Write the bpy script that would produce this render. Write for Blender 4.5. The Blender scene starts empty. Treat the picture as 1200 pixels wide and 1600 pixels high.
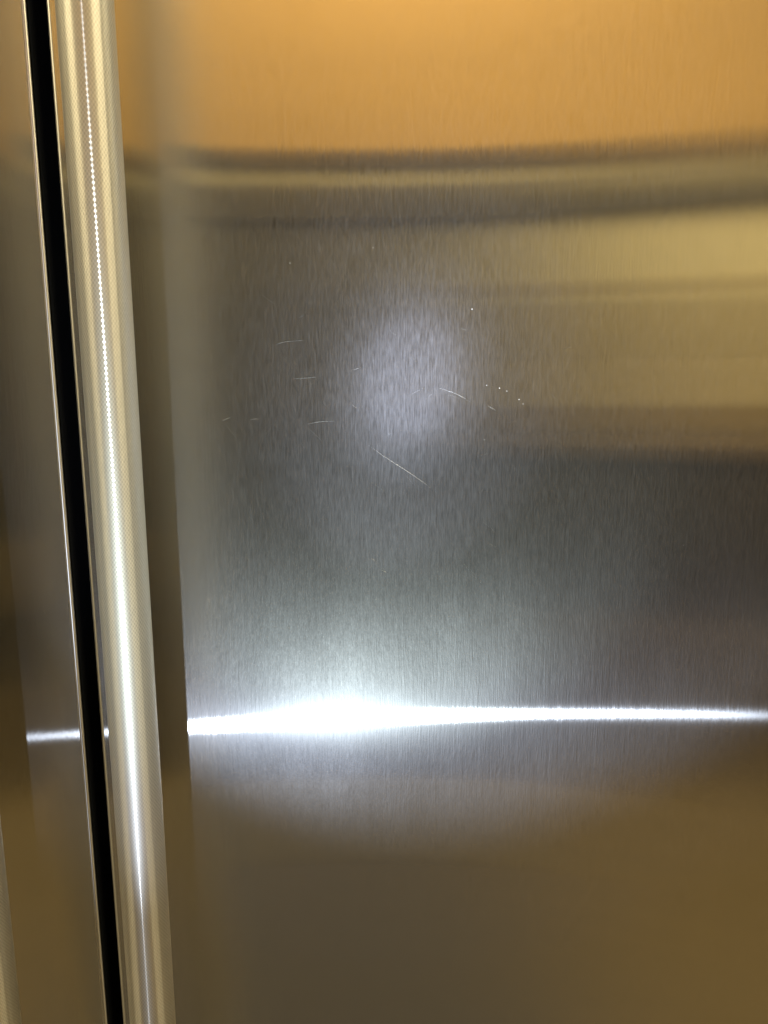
import bpy, bmesh, math, random
from mathutils import Vector
random.seed(7)
R = math.radians
C = bpy.context.scene.collection
sc = bpy.context.scene

# ------------------------------------------------------------------ camera
ZC = 1.45                       # eye height; the door fronts lie in y = 0
cam_d = bpy.data.cameras.new('camera')
cam = bpy.data.objects.new('camera', cam_d); C.objects.link(cam)
cam.location = (0, -0.5, ZC)
cam.rotation_euler = (R(90 - 11.0), 0, 0)
cam_d.sensor_width = 36; cam_d.lens = 36 * 1202 / 1600
cam_d.clip_start = 0.01; cam_d.clip_end = 50
cam_d.dof.use_dof = True; cam_d.dof.focus_distance = 0.50; cam_d.dof.aperture_fstop = 16
sc.camera = cam

# ------------------------------------------------------------------ world and lamps
w = bpy.data.worlds.new("World"); sc.world = w; w.use_nodes = True
bg = w.node_tree.nodes['Background']
bg.inputs['Color'].default_value = (1.0, 0.80, 0.44, 1)
bg.inputs['Strength'].default_value = 0.055

def lamp(name, kind, loc, target, power, color, **kw):
    d = bpy.data.lights.new(name, kind); d.energy = power; d.color = color
    for k, v in kw.items(): setattr(d, k, v)
    o = bpy.data.objects.new(name, d); C.objects.link(o); o.location = loc
    o.rotation_euler = (Vector(target) - Vector(loc)).to_track_quat('-Z', 'Y').to_euler()
    return o
# hand torch held low, to the left of the camera: wide spill and a tight hot core
TORCH = (-0.12, -0.65, ZC - 0.565)
AIM = (0.0165, 0.0, ZC - 0.010)
AIM_WIDE = (0.055, 0.0, ZC + 0.005)
def torch(name, aim, power, col, cone, blend):
    lamp(name, 'SPOT', TORCH, aim, power, col, shadow_soft_size=0.005, spot_size=R(cone), spot_blend=blend)
torch('torch_spill', AIM_WIDE, 12.5, (0.70, 0.80, 1.0), 47, 0.36)
torch('torch_tail', AIM, 1.7, (0.70, 0.80, 1.0), 64, 0.3)
torch('torch_corona', AIM, 36.0, (0.83, 1.0, 0.96), 34, 1.0)
torch('torch_core', AIM, 75.0, (0.78, 0.86, 1.0), 16, 1.0)
torch('torch_core', AIM, 160.0, (0.76, 0.83, 1.0), 8.2, 1.0)
torch('torch_core', AIM, 260.0, (0.74, 0.80, 1.0), 5.2, 1.0)
# warm room lamps near the ceiling, plus a fill for the cream wall
lamp('soffit_lamp', 'AREA', (0.0, -1.85, 3.3), (0.0, -2.5, 2.5), 24, (1.0, 0.80, 0.44), shape='RECTANGLE', size=0.5, size_y=0.15)
lamp('cream_wall_fill', 'AREA', (1.5, -1.2, 2.35), (1.6, -2.5, 1.7), 15.8, (1.0, 0.82, 0.50), shape='RECTANGLE', size=0.9, size_y=0.3)  # added fill for the cream wall, turned away so the steel never mirrors it
lamp('wall_lamp', 'AREA', (-2.1, -1.0, 3.7), (-0.15, -0.1, 1.3), 74, (1.0, 0.84, 0.50), shape='RECTANGLE', size=1.6, size_y=0.8)
lamp('wall_lamp', 'AREA', (1.9, -1.0, 3.7), (-0.15, -0.1, 1.3), 74, (1.0, 0.84, 0.50), shape='RECTANGLE', size=1.6, size_y=0.8)

sc.view_settings.view_transform = 'Standard'
sc.view_settings.look = 'None'
sc.view_settings.exposure = 0
sc.view_settings.gamma = 1

# ------------------------------------------------------------------ materials
def newmat(name):
    m = bpy.data.materials.new(name); m.use_nodes = True
    nt = m.node_tree; nt.nodes.clear()
    out = nt.nodes.new('ShaderNodeOutputMaterial')
    return m, nt, out
def N(nt, kind, **kw):
    n = nt.nodes.new(kind)
    for k, v in kw.items(): setattr(n, k, v)
    return n
def L(nt, a, b): nt.links.new(a, b)
def math_(nt, op, a, b=None, clamp=False):
    n = N(nt, 'ShaderNodeMath', operation=op, use_clamp=clamp)
    for i, v in enumerate((a, b)):
        if v is None: continue
        if isinstance(v, (int, float)): n.inputs[i].default_value = v
        else: L(nt, v, n.inputs[i])
    return n.outputs[0]

def glossy(nt, color, rough_sq_u, rough_sq_v, tangent, normal=None, dist='GGX'):
    """Glossy lobe with separate widths along (u) and across (v) the tangent."""
    g = N(nt, 'ShaderNodeBsdfAnisotropic', distribution=dist)
    # alpha_u = r^2 (1-a), alpha_v = r^2/(1-a)
    r2 = math.sqrt(rough_sq_u * rough_sq_v); k = math.sqrt(rough_sq_u / rough_sq_v)
    a = 1 - k if k < 1 else 1 / k - 1
    g.inputs['Roughness'].default_value = math.sqrt(r2)
    g.inputs['Anisotropy'].default_value = a
    if isinstance(color, tuple): g.inputs['Color'].default_value = (*color, 1)
    else: L(nt, color, g.inputs['Color'])
    if tangent is not None: L(nt, tangent, g.inputs['Tangent'])
    if normal is not None: L(nt, normal, g.inputs['Normal'])
    return g.outputs[0]
def mix(nt, f, a, b):
    m = N(nt, 'ShaderNodeMixShader')
    if isinstance(f, (int, float)): m.inputs[0].default_value = f
    else: L(nt, f, m.inputs[0])
    L(nt, a, m.inputs[1]); L(nt, b, m.inputs[2]); return m.outputs[0]
def vec(nt, x, y, z):
    c = N(nt, 'ShaderNodeCombineXYZ')
    for i, v in enumerate((x, y, z)): c.inputs[i].default_value = v
    return c.outputs[0]
def noise(nt, coord, scale, detail=3, rough=0.55, loc=(0, 0, 0)):
    mp = N(nt, 'ShaderNodeMapping'); mp.inputs['Scale'].default_value = scale; mp.inputs['Location'].default_value = loc
    L(nt, coord, mp.inputs['Vector'])
    n = N(nt, 'ShaderNodeTexNoise'); n.inputs['Scale'].default_value = 1
    n.inputs['Detail'].default_value = detail; n.inputs['Roughness'].default_value = rough
    L(nt, mp.outputs[0], n.inputs['Vector']); return n.outputs['Fac']
def ramp(nt, f, lo, hi, a, b):
    m = N(nt, 'ShaderNodeMapRange', clamp=True)
    L(nt, f, m.inputs[0])
    for i, v in zip((1, 2, 3, 4), (lo, hi, a, b)): m.inputs[i].default_value = v
    return m.outputs[0]

def mat_door():
    m, nt, out = newmat('brushed_steel_sheet')
    geo = N(nt, 'ShaderNodeNewGeometry'); P = geo.outputs['Position']
    T = vec(nt, 0, 0, 1)
    fine = noise(nt, P, (1500, 200, 70), 2, 0.6)          # vertical grain of the brushing
    mid = noise(nt, P, (420, 60, 11), 3, 0.6, (3, 1, 7))
    speck = noise(nt, P, (900, 900, 130), 2, 0.7, (11, 5, 2))
    wide = noise(nt, P, (14, 9, 6), 5, 0.5, (5, 5, 5))     # faint smears from wiping
    h = math_(nt, 'ADD', math_(nt, 'MULTIPLY', fine, 0.6), math_(nt, 'MULTIPLY', mid, 0.6))
    bump = N(nt, 'ShaderNodeBump'); bump.inputs['Strength'].default_value = 0.35
    bump.inputs['Distance'].default_value = 0.00012; L(nt, h, bump.inputs['Height'])
    bump2 = N(nt, 'ShaderNodeBump'); bump2.inputs['Strength'].default_value = 0.5
    bump2.inputs['Distance'].default_value = 0.0004
    h2 = math_(nt, 'ADD', h, math_(nt, 'MULTIPLY', speck, 0.4)); L(nt, h2, bump2.inputs['Height'])
    tone = math_(nt, 'ADD', ramp(nt, fine, 0.3, 0.7, 0.87, 1.12), ramp(nt, mid, 0.3, 0.7, -0.08, 0.08))
    def tint(r, g, b, k=1.0):
        c = N(nt, 'ShaderNodeVectorMath', operation='SCALE'); c.inputs[0].default_value = (r * k, g * k, b * k)
        L(nt, tone, c.inputs['Scale']); return c.outputs[0]
    def tint2(r, g, b):
        c = N(nt, 'ShaderNodeVectorMath', operation='SCALE'); c.inputs[0].default_value = (r, g, b)
        L(nt, ramp(nt, fine, 0.3, 0.7, 0.96, 1.03), c.inputs['Scale']); return c.outputs[0]
    sharp = mix(nt, 0.52, glossy(nt, tint2(0.62, 0.61, 0.57), 0.0034, 0.12, T, bump.outputs[0], 'BECKMANN'),
                glossy(nt, tint2(0.62, 0.61, 0.58), 0.0014, 0.17, T, bump.outputs[0]))
    sharp = mix(nt, 0.035, sharp, glossy(nt, tint2(0.62, 0.62, 0.60), 0.022, 0.15, T, bump.outputs[0]))
    soft = glossy(nt, tint(0.62, 0.62, 0.61), 0.10, 0.30, T, bump2.outputs[0])
    s1 = mix(nt, ramp(nt, wide, 0.3, 0.7, 0.095, 0.155), sharp, soft)
    d = N(nt, 'ShaderNodeBsdfDiffuse'); L(nt, tint(0.55, 0.56, 0.6), d.inputs['Color'])
    L(nt, bump2.outputs[0], d.inputs['Normal'])
    haze = ramp(nt, math_(nt, 'ADD', math_(nt, 'MULTIPLY', speck, 0.6), math_(nt, 'MULTIPLY', fine, 0.4)), 0.35, 0.7, 0.018, 0.056)
    L(nt, mix(nt, haze, s1, d.outputs[0]), out.inputs['Surface'])
    return m

def mat_edge():
    m, nt, out = newmat('folded_steel_edge')
    g = glossy(nt, (0.60, 0.59, 0.56), 0.32, 0.05, vec(nt, 0, 0, 1))
    L(nt, g, out.inputs['Surface']); return m

def mat_handle():
    m, nt, out = newmat('turned_steel_bar')
    tc = N(nt, 'ShaderNodeTexCoord'); P = tc.outputs['Object']
    sep = N(nt, 'ShaderNodeSeparateXYZ'); L(nt, P, sep.inputs[0])
    th = math_(nt, 'ARCTAN2', sep.outputs[1], sep.outputs[0])
    NS = 50; K = 2 * math.pi / 0.0027
    a = math_(nt, 'MULTIPLY', th, NS); b = math_(nt, 'MULTIPLY', sep.outputs[2], K)
    s1 = math_(nt, 'SINE', math_(nt, 'ADD', a, b)); s2 = math_(nt, 'SINE', math_(nt, 'SUBTRACT', a, b))
    wob = noise(nt, P, (90, 90, 6), 3, 0.6)
    wob2 = noise(nt, P, (400, 400, 900), 2, 0.6)
    h = math_(nt, 'ADD', math_(nt, 'MULTIPLY', math_(nt, 'ADD', s1, s2), ramp(nt, wob, 0.3, 0.7, 0.06, 0.5)), math_(nt, 'MULTIPLY', wob2, 0.5))
    bump = N(nt, 'ShaderNodeBump'); bump.inputs['Strength'].default_value = 0.32
    bump.inputs['Distance'].default_value = 0.00005; L(nt, h, bump.inputs['Height'])
    T = vec(nt, 0, 0, 1)
    c = N(nt, 'ShaderNodeVectorMath', operation='SCALE'); c.inputs[0].default_value = (0.77, 0.745, 0.66)
    L(nt, ramp(nt, h, -0.4, 0.6, 0.74, 1.05), c.inputs['Scale'])
    g = glossy(nt, c.outputs[0], 0.45, 0.010, T, bump.outputs[0])
    g2 = glossy(nt, c.outputs[0], 0.40, 0.20, T, bump.outputs[0])
    g = mix(nt, 0.27, mix(nt, 0.62, g, g2), glossy(nt, c.outputs[0], 0.40, 0.60, T, bump.outputs[0]))
    L(nt, g, out.inputs['Surface'])
    return m

def principled(name, col, rough=0.5, metal=0.0, var=0.12, scale=(30, 30, 30), spec=0.5, bumpd=0.0):
    m, nt, out = newmat(name)
    p = N(nt, 'ShaderNodeBsdfPrincipled')
    p.inputs['Roughness'].default_value = rough; p.inputs['Metallic'].default_value = metal
    p.inputs['Specular IOR Level'].default_value = spec
    tc = N(nt, 'ShaderNodeNewGeometry')
    f = noise(nt, tc.outputs['Position'], scale, 4, 0.6)
    c = N(nt, 'ShaderNodeVectorMath', operation='SCALE'); c.inputs[0].default_value = col
    L(nt, ramp(nt, f, 0.3, 0.7, 1 - var, 1 + var), c.inputs['Scale']); L(nt, c.outputs[0], p.inputs['Base Color'])
    if bumpd:
        b = N(nt, 'ShaderNodeBump'); b.inputs['Distance'].default_value = bumpd; L(nt, f, b.inputs['Height']); L(nt, b.outputs[0], p.inputs['Normal'])
    L(nt, p.outputs[0], out.inputs['Surface']); return m

M_DOOR = mat_door(); M_BAR = mat_handle(); M_EDGE = mat_edge()
M_RUB = principled('black_rubber', (0.008, 0.009, 0.012), 0.6, spec=0.2)
M_BODY = principled('black_enamel', (0.012, 0.012, 0.014), 0.6, spec=0.2)
M_SCR = principled('scuffed_steel', (0.27, 0.27, 0.265), 0.5, 0.85, 0.5, (900, 900, 900))
M_DUST = principled('pale_dust', (0.50, 0.49, 0.46), 0.8, 0, 0.1)
M_ORANGE = principled('ochre_paint', (0.54, 0.315, 0.078), 0.6, 0, 0.10, (2.5, 1.5, 6))
M_CREAM = principled('cream_paint', (0.86, 0.74, 0.41), 0.6, 0, 0.08, (2, 2, 2))
M_MOULD = principled('stone_paint', (0.32, 0.275, 0.15), 0.5, 0, 0.05)
M_DARK = principled('dark_oak', (0.05, 0.042, 0.030), 0.45, 0, 0.25, (30, 30, 3))
M_PAN = principled('tan_paint', (0.60, 0.49, 0.25), 0.6, 0, 0.10, (2, 2, 9))
M_CREAM2 = principled('sand_paint', (0.68, 0.555, 0.29), 0.6, 0, 0.10, (2, 2, 9))
M_PAN2 = principled('umber_paint', (0.40, 0.29, 0.12), 0.6, 0, 0.10, (2, 2, 9))
M_TRIM = principled('black_brown_trim', (0.012, 0.010, 0.007), 0.5, 0, 0.05)
M_RUG = principled('charcoal_wool', (0.105, 0.100, 0.108), 0.95, 0, 0.3, (120, 120, 120), 0.1)
M_BORD = principled('taupe_wool', (0.122, 0.112, 0.100), 0.95, 0, 0.3, (120, 120, 120), 0.1)
M_DRAW = principled('walnut_front', (0.19, 0.145, 0.095), 0.5, 0, 0.2, (3, 30, 30))
M_TAN = principled('honey_front', (0.30, 0.22, 0.09), 0.5, 0, 0.2, (3, 30, 30))
M_CORN = principled('oak_cornice', (0.075, 0.060, 0.036), 0.5, 0, 0.1)
M_BROWN = principled('brown_oak', (0.16, 0.11, 0.055), 0.5, 0, 0.25, (30, 30, 3))
M_FLOOR = principled('oak_boards', (0.225, 0.162, 0.072), 0.5, 0, 0.2, (3, 30, 30))

# ------------------------------------------------------------------ mesh helpers
def link(name, me, mat, parent=None, loc=(0, 0, 0), smooth=False, sharp=35):
    o = bpy.data.objects.new(name, me); C.objects.link(o)
    if mat is not None: me.materials.append(mat)
    o.location = loc
    if parent is not None: o.parent = parent
    if smooth:
        for p in me.polygons: p.use_smooth = True
        me.set_sharp_from_angle(angle=R(sharp))
    return o
def bm_obj(name, bm, mat, parent=None, loc=(0, 0, 0), smooth=False, sharp=35):
    me = bpy.data.meshes.new(name); bmesh.ops.recalc_face_normals(bm, faces=bm.faces); bm.to_mesh(me); bm.free()
    return link(name, me, mat, parent, loc, smooth, sharp)
def add_box(bm, x0, x1, y0, y1, z0, z1, bev=0.0):
    r = bmesh.ops.create_cube(bm, size=1.0)
    for v in r['verts']:
        v.co = Vector(((x0 + x1) / 2 + v.co.x * (x1 - x0), (y0 + y1) / 2 + v.co.y * (y1 - y0), (z0 + z1) / 2 + v.co.z * (z1 - z0)))
    if bev:
        es = list({e for v in r['verts'] for e in v.link_edges})
        bmesh.ops.bevel(bm, geom=es, offset=bev, segments=2, affect='EDGES', profile=0.5)
def box(name, x0, x1, y0, y1, z0, z1, mat, parent=None, bev=0.004):
    bm = bmesh.new(); add_box(bm, x0, x1, y0, y1, z0, z1, bev)
    return bm_obj(name, bm, mat, parent)
def empty(name, loc):
    o = bpy.data.objects.new(name, None); C.objects.link(o); o.location = loc; o.empty_display_size = 0.1; return o
def tag(o, label, cat): o['label'] = label; o['category'] = cat
def struct(o): o['kind'] = 'structure'; return o

def px_plane(u, v, y=0.0):
    """world point on the plane y that photograph pixel (u, v) falls on - used only to lay out measurements"""
    a = (u - 600) / 1202; b = (800 - v) / 1202; t = R(11.0)
    yc = math.cos(t) + b * math.sin(t); zc = -math.sin(t) + b * math.cos(t)
    s = (y + 0.5) / yc
    return Vector((a * s, y, ZC + zc * s))

# ------------------------------------------------------------------ the setting seen mirrored in the steel
def room():
    struct(box('floor', -4, 4, -4.0, 0.9, -0.1, 0, M_FLOOR, bev=0))
    wall = struct(box('wall', -4, 4, -2.62, -2.5, 0.004, 3.3, M_CREAM, bev=0))
    def band(name, z0, z1, d, mat):
        return box(name, -4, 4, -2.5 + 0.002, -2.5 + d, z0, z1, mat, wall, 0.003)
    band('soffit', ZC + 0.758, 3.25, 0.012, M_ORANGE)
    band('crown_moulding', ZC + 0.690, ZC + 0.752, 0.05, M_TRIM)
    band('moulding_strip', ZC + 0.612, ZC + 0.686, 0.04, M_MOULD)
    band('picture_rail', ZC + 0.545, ZC + 0.608, 0.03, M_TRIM)
    for z0, z1, d, mat in ((0.2455, 0.300, 0.008, M_PAN), (0.2205, 0.244, 0.009, M_CREAM), (0.0075, 0.219, 0.007, M_PAN),
                           (-0.18, 0.006, 0.008, M_CREAM2), (-0.276, -0.1815, 0.007, M_PAN2)):
        box('wall_panel', 0.64, 4, -2.5 + 0.002, -2.5 + d, ZC + z0, ZC + z1, mat, wall, 0.001)
    t = empty('stand_in_cupboard', (-0.1, -2.5, 0))  # added dark form, mirrored in place of the person behind the camera
    tag(t, 'added dark cupboard standing in for the person behind the camera, seen only as the dark blur in the steel', 'cupboard')
    t.location = (0, 0, 0)
    box('carcass', -3.60, 0.62, -2.46, -2.0, 0.004, ZC + 0.43, M_DARK, t)
    box('cornice', -3.62, 0.64, -2.46, -1.98, ZC + 0.432, ZC + 0.531, M_CORN, t)
    for x0, x1 in ((-3.58, -2.91), (-2.88, -2.21), (-2.18, -1.56), (-1.53, -0.91), (-0.88, -0.15), (-0.12, 0.60)):
        d = box('panel_door', x0, x1, -1.998, -1.975, 0.08, ZC + 0.40, M_DARK, t)
        box('knob', x1 - 0.07, x1 - 0.04, -1.974, -1.945, 1.0, 1.03, M_BROWN, d)
    for z0, z1 in ((0.61, 0.85), (0.03, 0.33)):
        box('drawer_front', -2.15, -1.20, -1.972, -1.955, z0, z1, M_TAN, t)  # lighter fronts added to mirror as warm patches in the left door
    stand_in_rug = box('stand_in_rug', -0.70, 0.45, -1.51, -0.35, 0.004, 0.016, M_RUG)  # added to darken the lower reflection, where the person would be mirrored
    box('border', -0.70, 0.45, -1.96, -1.514, 0.004, 0.017, M_BORD, stand_in_rug)
    tag(stand_in_rug, 'added charcoal rug on the floor in front of the refrigerator', 'stand_in_rug')
    s = empty('sideboard', (1.4, -2.3, 0))
    tag(s, 'low brown oak sideboard right of the added dark cupboard', 'sideboard')
    s.location = (0, 0, 0)
    box('carcass', 0.66, 3.2, -2.46, -2.05, 0.575, 1.12, M_DARK, s)
    box('drawer_front', 0.66, 3.2, -2.46, -2.046, 0.004, 0.572, M_DRAW, s)
    box('worktop', 0.64, 3.22, -2.46, -2.02, 1.124, 1.17, M_BROWN, s)
room()

# ------------------------------------------------------------------ refrigerator
Z0, Z1 = 0.16, 2.02
XG0, XG1 = -0.2106, -0.1990          # the gap between the doors
W = 0.60
fridge = empty('refrigerator', (0, 0.3, 0))
tag(fridge, 'brushed stainless steel refrigerator with black gap between its doors and round bar handles', 'refrigerator')
def child(name, bm, mat, parent, smooth=False, sharp=35, origin=(0, 0, 0)):
    """mesh given in world coordinates, parented without moving"""
    o = bm_obj(name, bm, mat, None, (0, 0, 0), smooth, sharp)
    o.parent = parent
    pw = Vector((0, 0, 0)); p = parent
    while p is not None: pw += p.location; p = p.parent
    o.location = Vector(origin) - pw
    return o

bm = bmesh.new(); add_box(bm, XG0 - W, XG1 + W, 0.062, 0.68, 0.04, 2.06, 0.004); child('body', bm, M_BODY, fridge)
bm = bmesh.new(); add_box(bm, XG0 - W + 0.02, XG1 + W - 0.02, 0.10, 0.60, 0.004, 0.038, 0); child('plinth', bm, M_BODY, fridge)

def sag(x, z):           # the sheet is not perfectly flat: a millimetre or two of bow
    wd = 0.06; t = (z - (ZC - 0.02)) / wd
    return -(0.013 * x + 0.040 * x * x) * wd * (math.log1p(math.exp(t)) if t < 30 else t)
def make_door(x0, x1):
    r = 0.0024; depth = 0.05
    prof = [(x0, depth), (x0, depth * 0.5), (x0, r + 0.0006)]
    for k in range(7):
        a = math.pi / 2 * k / 6
        prof.append((x0 + r - r * math.cos(a), r - r * math.sin(a)))
    n = 26
    prof.append((x0 + r + 0.0004, 0)); 
    for k in range(1, n): prof.append((x0 + r + (x1 - x0 - 2 * r) * k / n, 0))
    prof.append((x1 - r - 0.0004, 0))
    for k in range(7):
        a = math.pi / 2 * k / 6
        prof.append((x1 - r + r * math.sin(a), r - r * math.cos(a)))
    prof += [(x1, r + 0.0006), (x1, depth * 0.5), (x1, depth)]
    rows = 60
    bm = bmesh.new(); grid = []; faces = []
    for j in range(rows + 1):
        z = Z0 + (Z1 - Z0) * j / rows
        grid.append([bm.verts.new((x, y + sag(x, z) * (1 if y < 0.02 else 0), z)) for x, y in prof])
    for j in range(rows):
        for i in range(len(prof) - 1):
            faces.append(bm.faces.new((grid[j][i], grid[j][i + 1], grid[j + 1][i + 1], grid[j + 1][i])))
        faces.append(bm.faces.new((grid[j][-1], grid[j][0], grid[j + 1][0], grid[j + 1][-1])))
    bm.faces.new(grid[0]); bm.faces.new(list(reversed(grid[-1])))
    np_ = len(prof)
    for j in range(rows):
        for i in range(np_):
            f = faces[j * np_ + i]
            f.material_index = 1 if (i < 2 or i >= np_ - 3) else (2 if (i < 10 or i >= np_ - 11) else 0)
    o = child('door', bm, M_DOOR, fridge, True, 40)
    o.data.materials.append(M_RUB); o.data.materials.append(M_EDGE); return o
left_door = make_door(XG0 - W, XG0)
right_door = make_door(XG1, XG1 + W)

def make_gasket(door, x0, x1):
    bm = bmesh.new(); add_box(bm, x0 + 0.004, x1 - 0.004, 0.0505, 0.0615, Z0 + 0.01, Z1 - 0.01, 0.002)
    child('gasket', bm, M_RUB, door)
make_gasket(left_door, XG0 - W, XG0); make_gasket(right_door, XG1, XG1 + W)
# black mullion strip at the back of the gap
bm = bmesh.new(); add_box(bm, XG0 - 0.003, XG1 + 0.003, 0.0510, 0.0612, Z0 + 0.015, Z1 - 0.015, 0.001); child('mullion_strip', bm, M_RUB, fridge)

HR, HY = 0.0140, -0.075
def make_handle(door, x, lean=0.0):
    z0, z1 = 0.55, 1.93
    bm = bmesh.new(); seg = 64; rows = 12; rings = []
    zs = [z0 - 0.004] + [z0 + (z1 - z0) * k / rows for k in range(rows + 1)] + [z1 + 0.004]
    for z in zs:
        rr = HR - (0.004 if z in (zs[0], zs[-1]) else 0)
        rings.append([bm.verts.new((rr * math.cos(2 * math.pi * k / seg), rr * math.sin(2 * math.pi * k / seg), z - 1.2)) for k in range(seg)])
    for a, b in zip(rings, rings[1:]):
        for k in range(seg): bm.faces.new((a[k], a[(k + 1) % seg], b[(k + 1) % seg], b[k]))
    bm.faces.new(list(reversed(rings[0]))); bm.faces.new(rings[-1])
    o = child('handle', bm, M_BAR, door, True, 40, origin=(x, HY, 1.2))
    for z in (z0 + 0.06, z1 - 0.06):
        bm = bmesh.new()
        rr = bmesh.ops.create_cone(bm, cap_ends=True, segments=32, radius1=0.011, radius2=0.009, depth=-HY - HR + 0.004)
        for v in bm.verts:
            v.co = Vector((x + v.co.x, (HY + HR) / 2 + v.co.z, z + v.co.y))
        child('handle_post', bm, M_BAR, door, True, 40)
make_handle(right_door, -0.1492)
make_handle(left_door, -0.2500)

# scratches and specks on the right door (laid out where the photograph shows them)
def stroke(pts, wd=0.00016, parent=right_door, name='scratch'):
    P = [px_plane(u, v) for u, v in pts]
    # smooth the path a little
    Q = []
    for i in range(len(P) - 1):
        for k in range(6):
            t = k / 6
            p0 = P[max(i - 1, 0)]; p1 = P[i]; p2 = P[i + 1]; p3 = P[min(i + 2, len(P) - 1)]
            Q.append(0.5 * ((2 * p1) + (p2 - p0) * t + (2 * p0 - 5 * p1 + 4 * p2 - p3) * t * t + (3 * p1 - p0 - 3 * p2 + p3) * t ** 3))
    Q.append(P[-1])
    bm = bmesh.new(); prev = None; n = len(Q)
    for i, q in enumerate(Q):
        d = (Q[min(i + 1, n - 1)] - Q[max(i - 1, 0)]).normalized(); s = Vector((-d.z, 0, d.x))
        ww = 0.62 * wd * max(0.12, math.sin(math.pi * (i + 0.3) / (n - 0.4))) * random.uniform(0.8, 1.15)
        y = sag(q.x, q.z)
        row = [bm.verts.new((q.x - s.x * ww, y - 0.00001, q.z - s.z * ww)), bm.verts.new((q.x, y - 0.00008 - ww * 0.6, q.z)), bm.verts.new((q.x + s.x * ww, y - 0.00001, q.z + s.z * ww))]
        if prev:
            bm.faces.new((prev[0], prev[1], row[1], row[0])); bm.faces.new((prev[1], prev[2], row[2], row[1]))
        prev = row
    child(name, bm, M_SCR, parent, True, 80)
for pts, wd in (
    ([(430, 539), (446, 534), (474, 532)], .00016),
    ([(458, 592), (475, 591), (497, 589)], .00013),
    ([(479, 663), (500, 659), (523, 658)], .00022),
    ([(346, 658), (353, 655), (360, 652)], .00018),
    ([(391, 656), (404, 654)], .00010),
    ([(548, 580), (563, 574)], .00010),
    ([(686, 606), (712, 615), (734, 627)], .00016),
    ([(575, 695), (600, 713), (628, 731), (655, 749), (676, 765)], .00016),
    ([(763, 634), (774, 641)], .00016),
    ([(580, 872), (588, 877)], .00013), ([(597, 891), (605, 895)], .00013), ([(637, 945), (646, 953)], .00013),
    ([(716, 872), (738, 896), (756, 917)], .00009),
    ([(436, 428), (440, 440)], .00007), ([(604, 680), (612, 677)], .00009), ([(668, 622), (677, 613)], .00007),
    ([(470, 690), (476, 702)], .00006), ([(800, 742), (806, 730)], .00008)):
    stroke(pts, wd)
for k in range(22):
    u = random.gauss(620, 170); v = random.gauss(690, 150); a = random.choice((0.45, 0.5, -0.15, 0.9, -0.7)) + random.uniform(-0.2, 0.2); l = random.uniform(8, 34)
    if not 310 < u < 1150: continue
    du, dv = l * math.cos(a) / 2, l * math.sin(a) / 2; bow = random.uniform(-2, 2)
    stroke([(u - du, v - dv), (u - bow * math.sin(a), v + bow), (u + du, v + dv)], random.uniform(.00004, .00008))
stroke([(68, 962), (71, 955)], .00022, left_door)
def speck(u, v, r, door=right_door):
    p = px_plane(u, v); bm = bmesh.new()
    bmesh.ops.create_icosphere(bm, subdivisions=1, radius=0.85 * r)
    for q in bm.verts:
        q.co = q.co * random.uniform(0.75, 1.2); q.co.y *= 0.6; q.co += Vector((p.x, sag(p.x, p.z) - r * 0.3, p.z))
    child('dust_speck', bm, M_DUST, door)
for u, v, r in ((737.5, 483, .00042), (760.5, 602, .00034), (780.5, 606.5, .00044), (792, 611, .00034), (811, 624, .00042), (817.5, 631, .00034),
                (766, 637, .0002), (712, 486, .00018), (583, 387, .0003), (453, 411, .0003), (1068, 852, .0003), (992, 830, .00022),
                (757, 687, .0003), (905, 759, .0002), (570, 1193, .0002), (545, 1205, .0002)):
    speck(u, v, r)
bpy.context.view_layer.update()
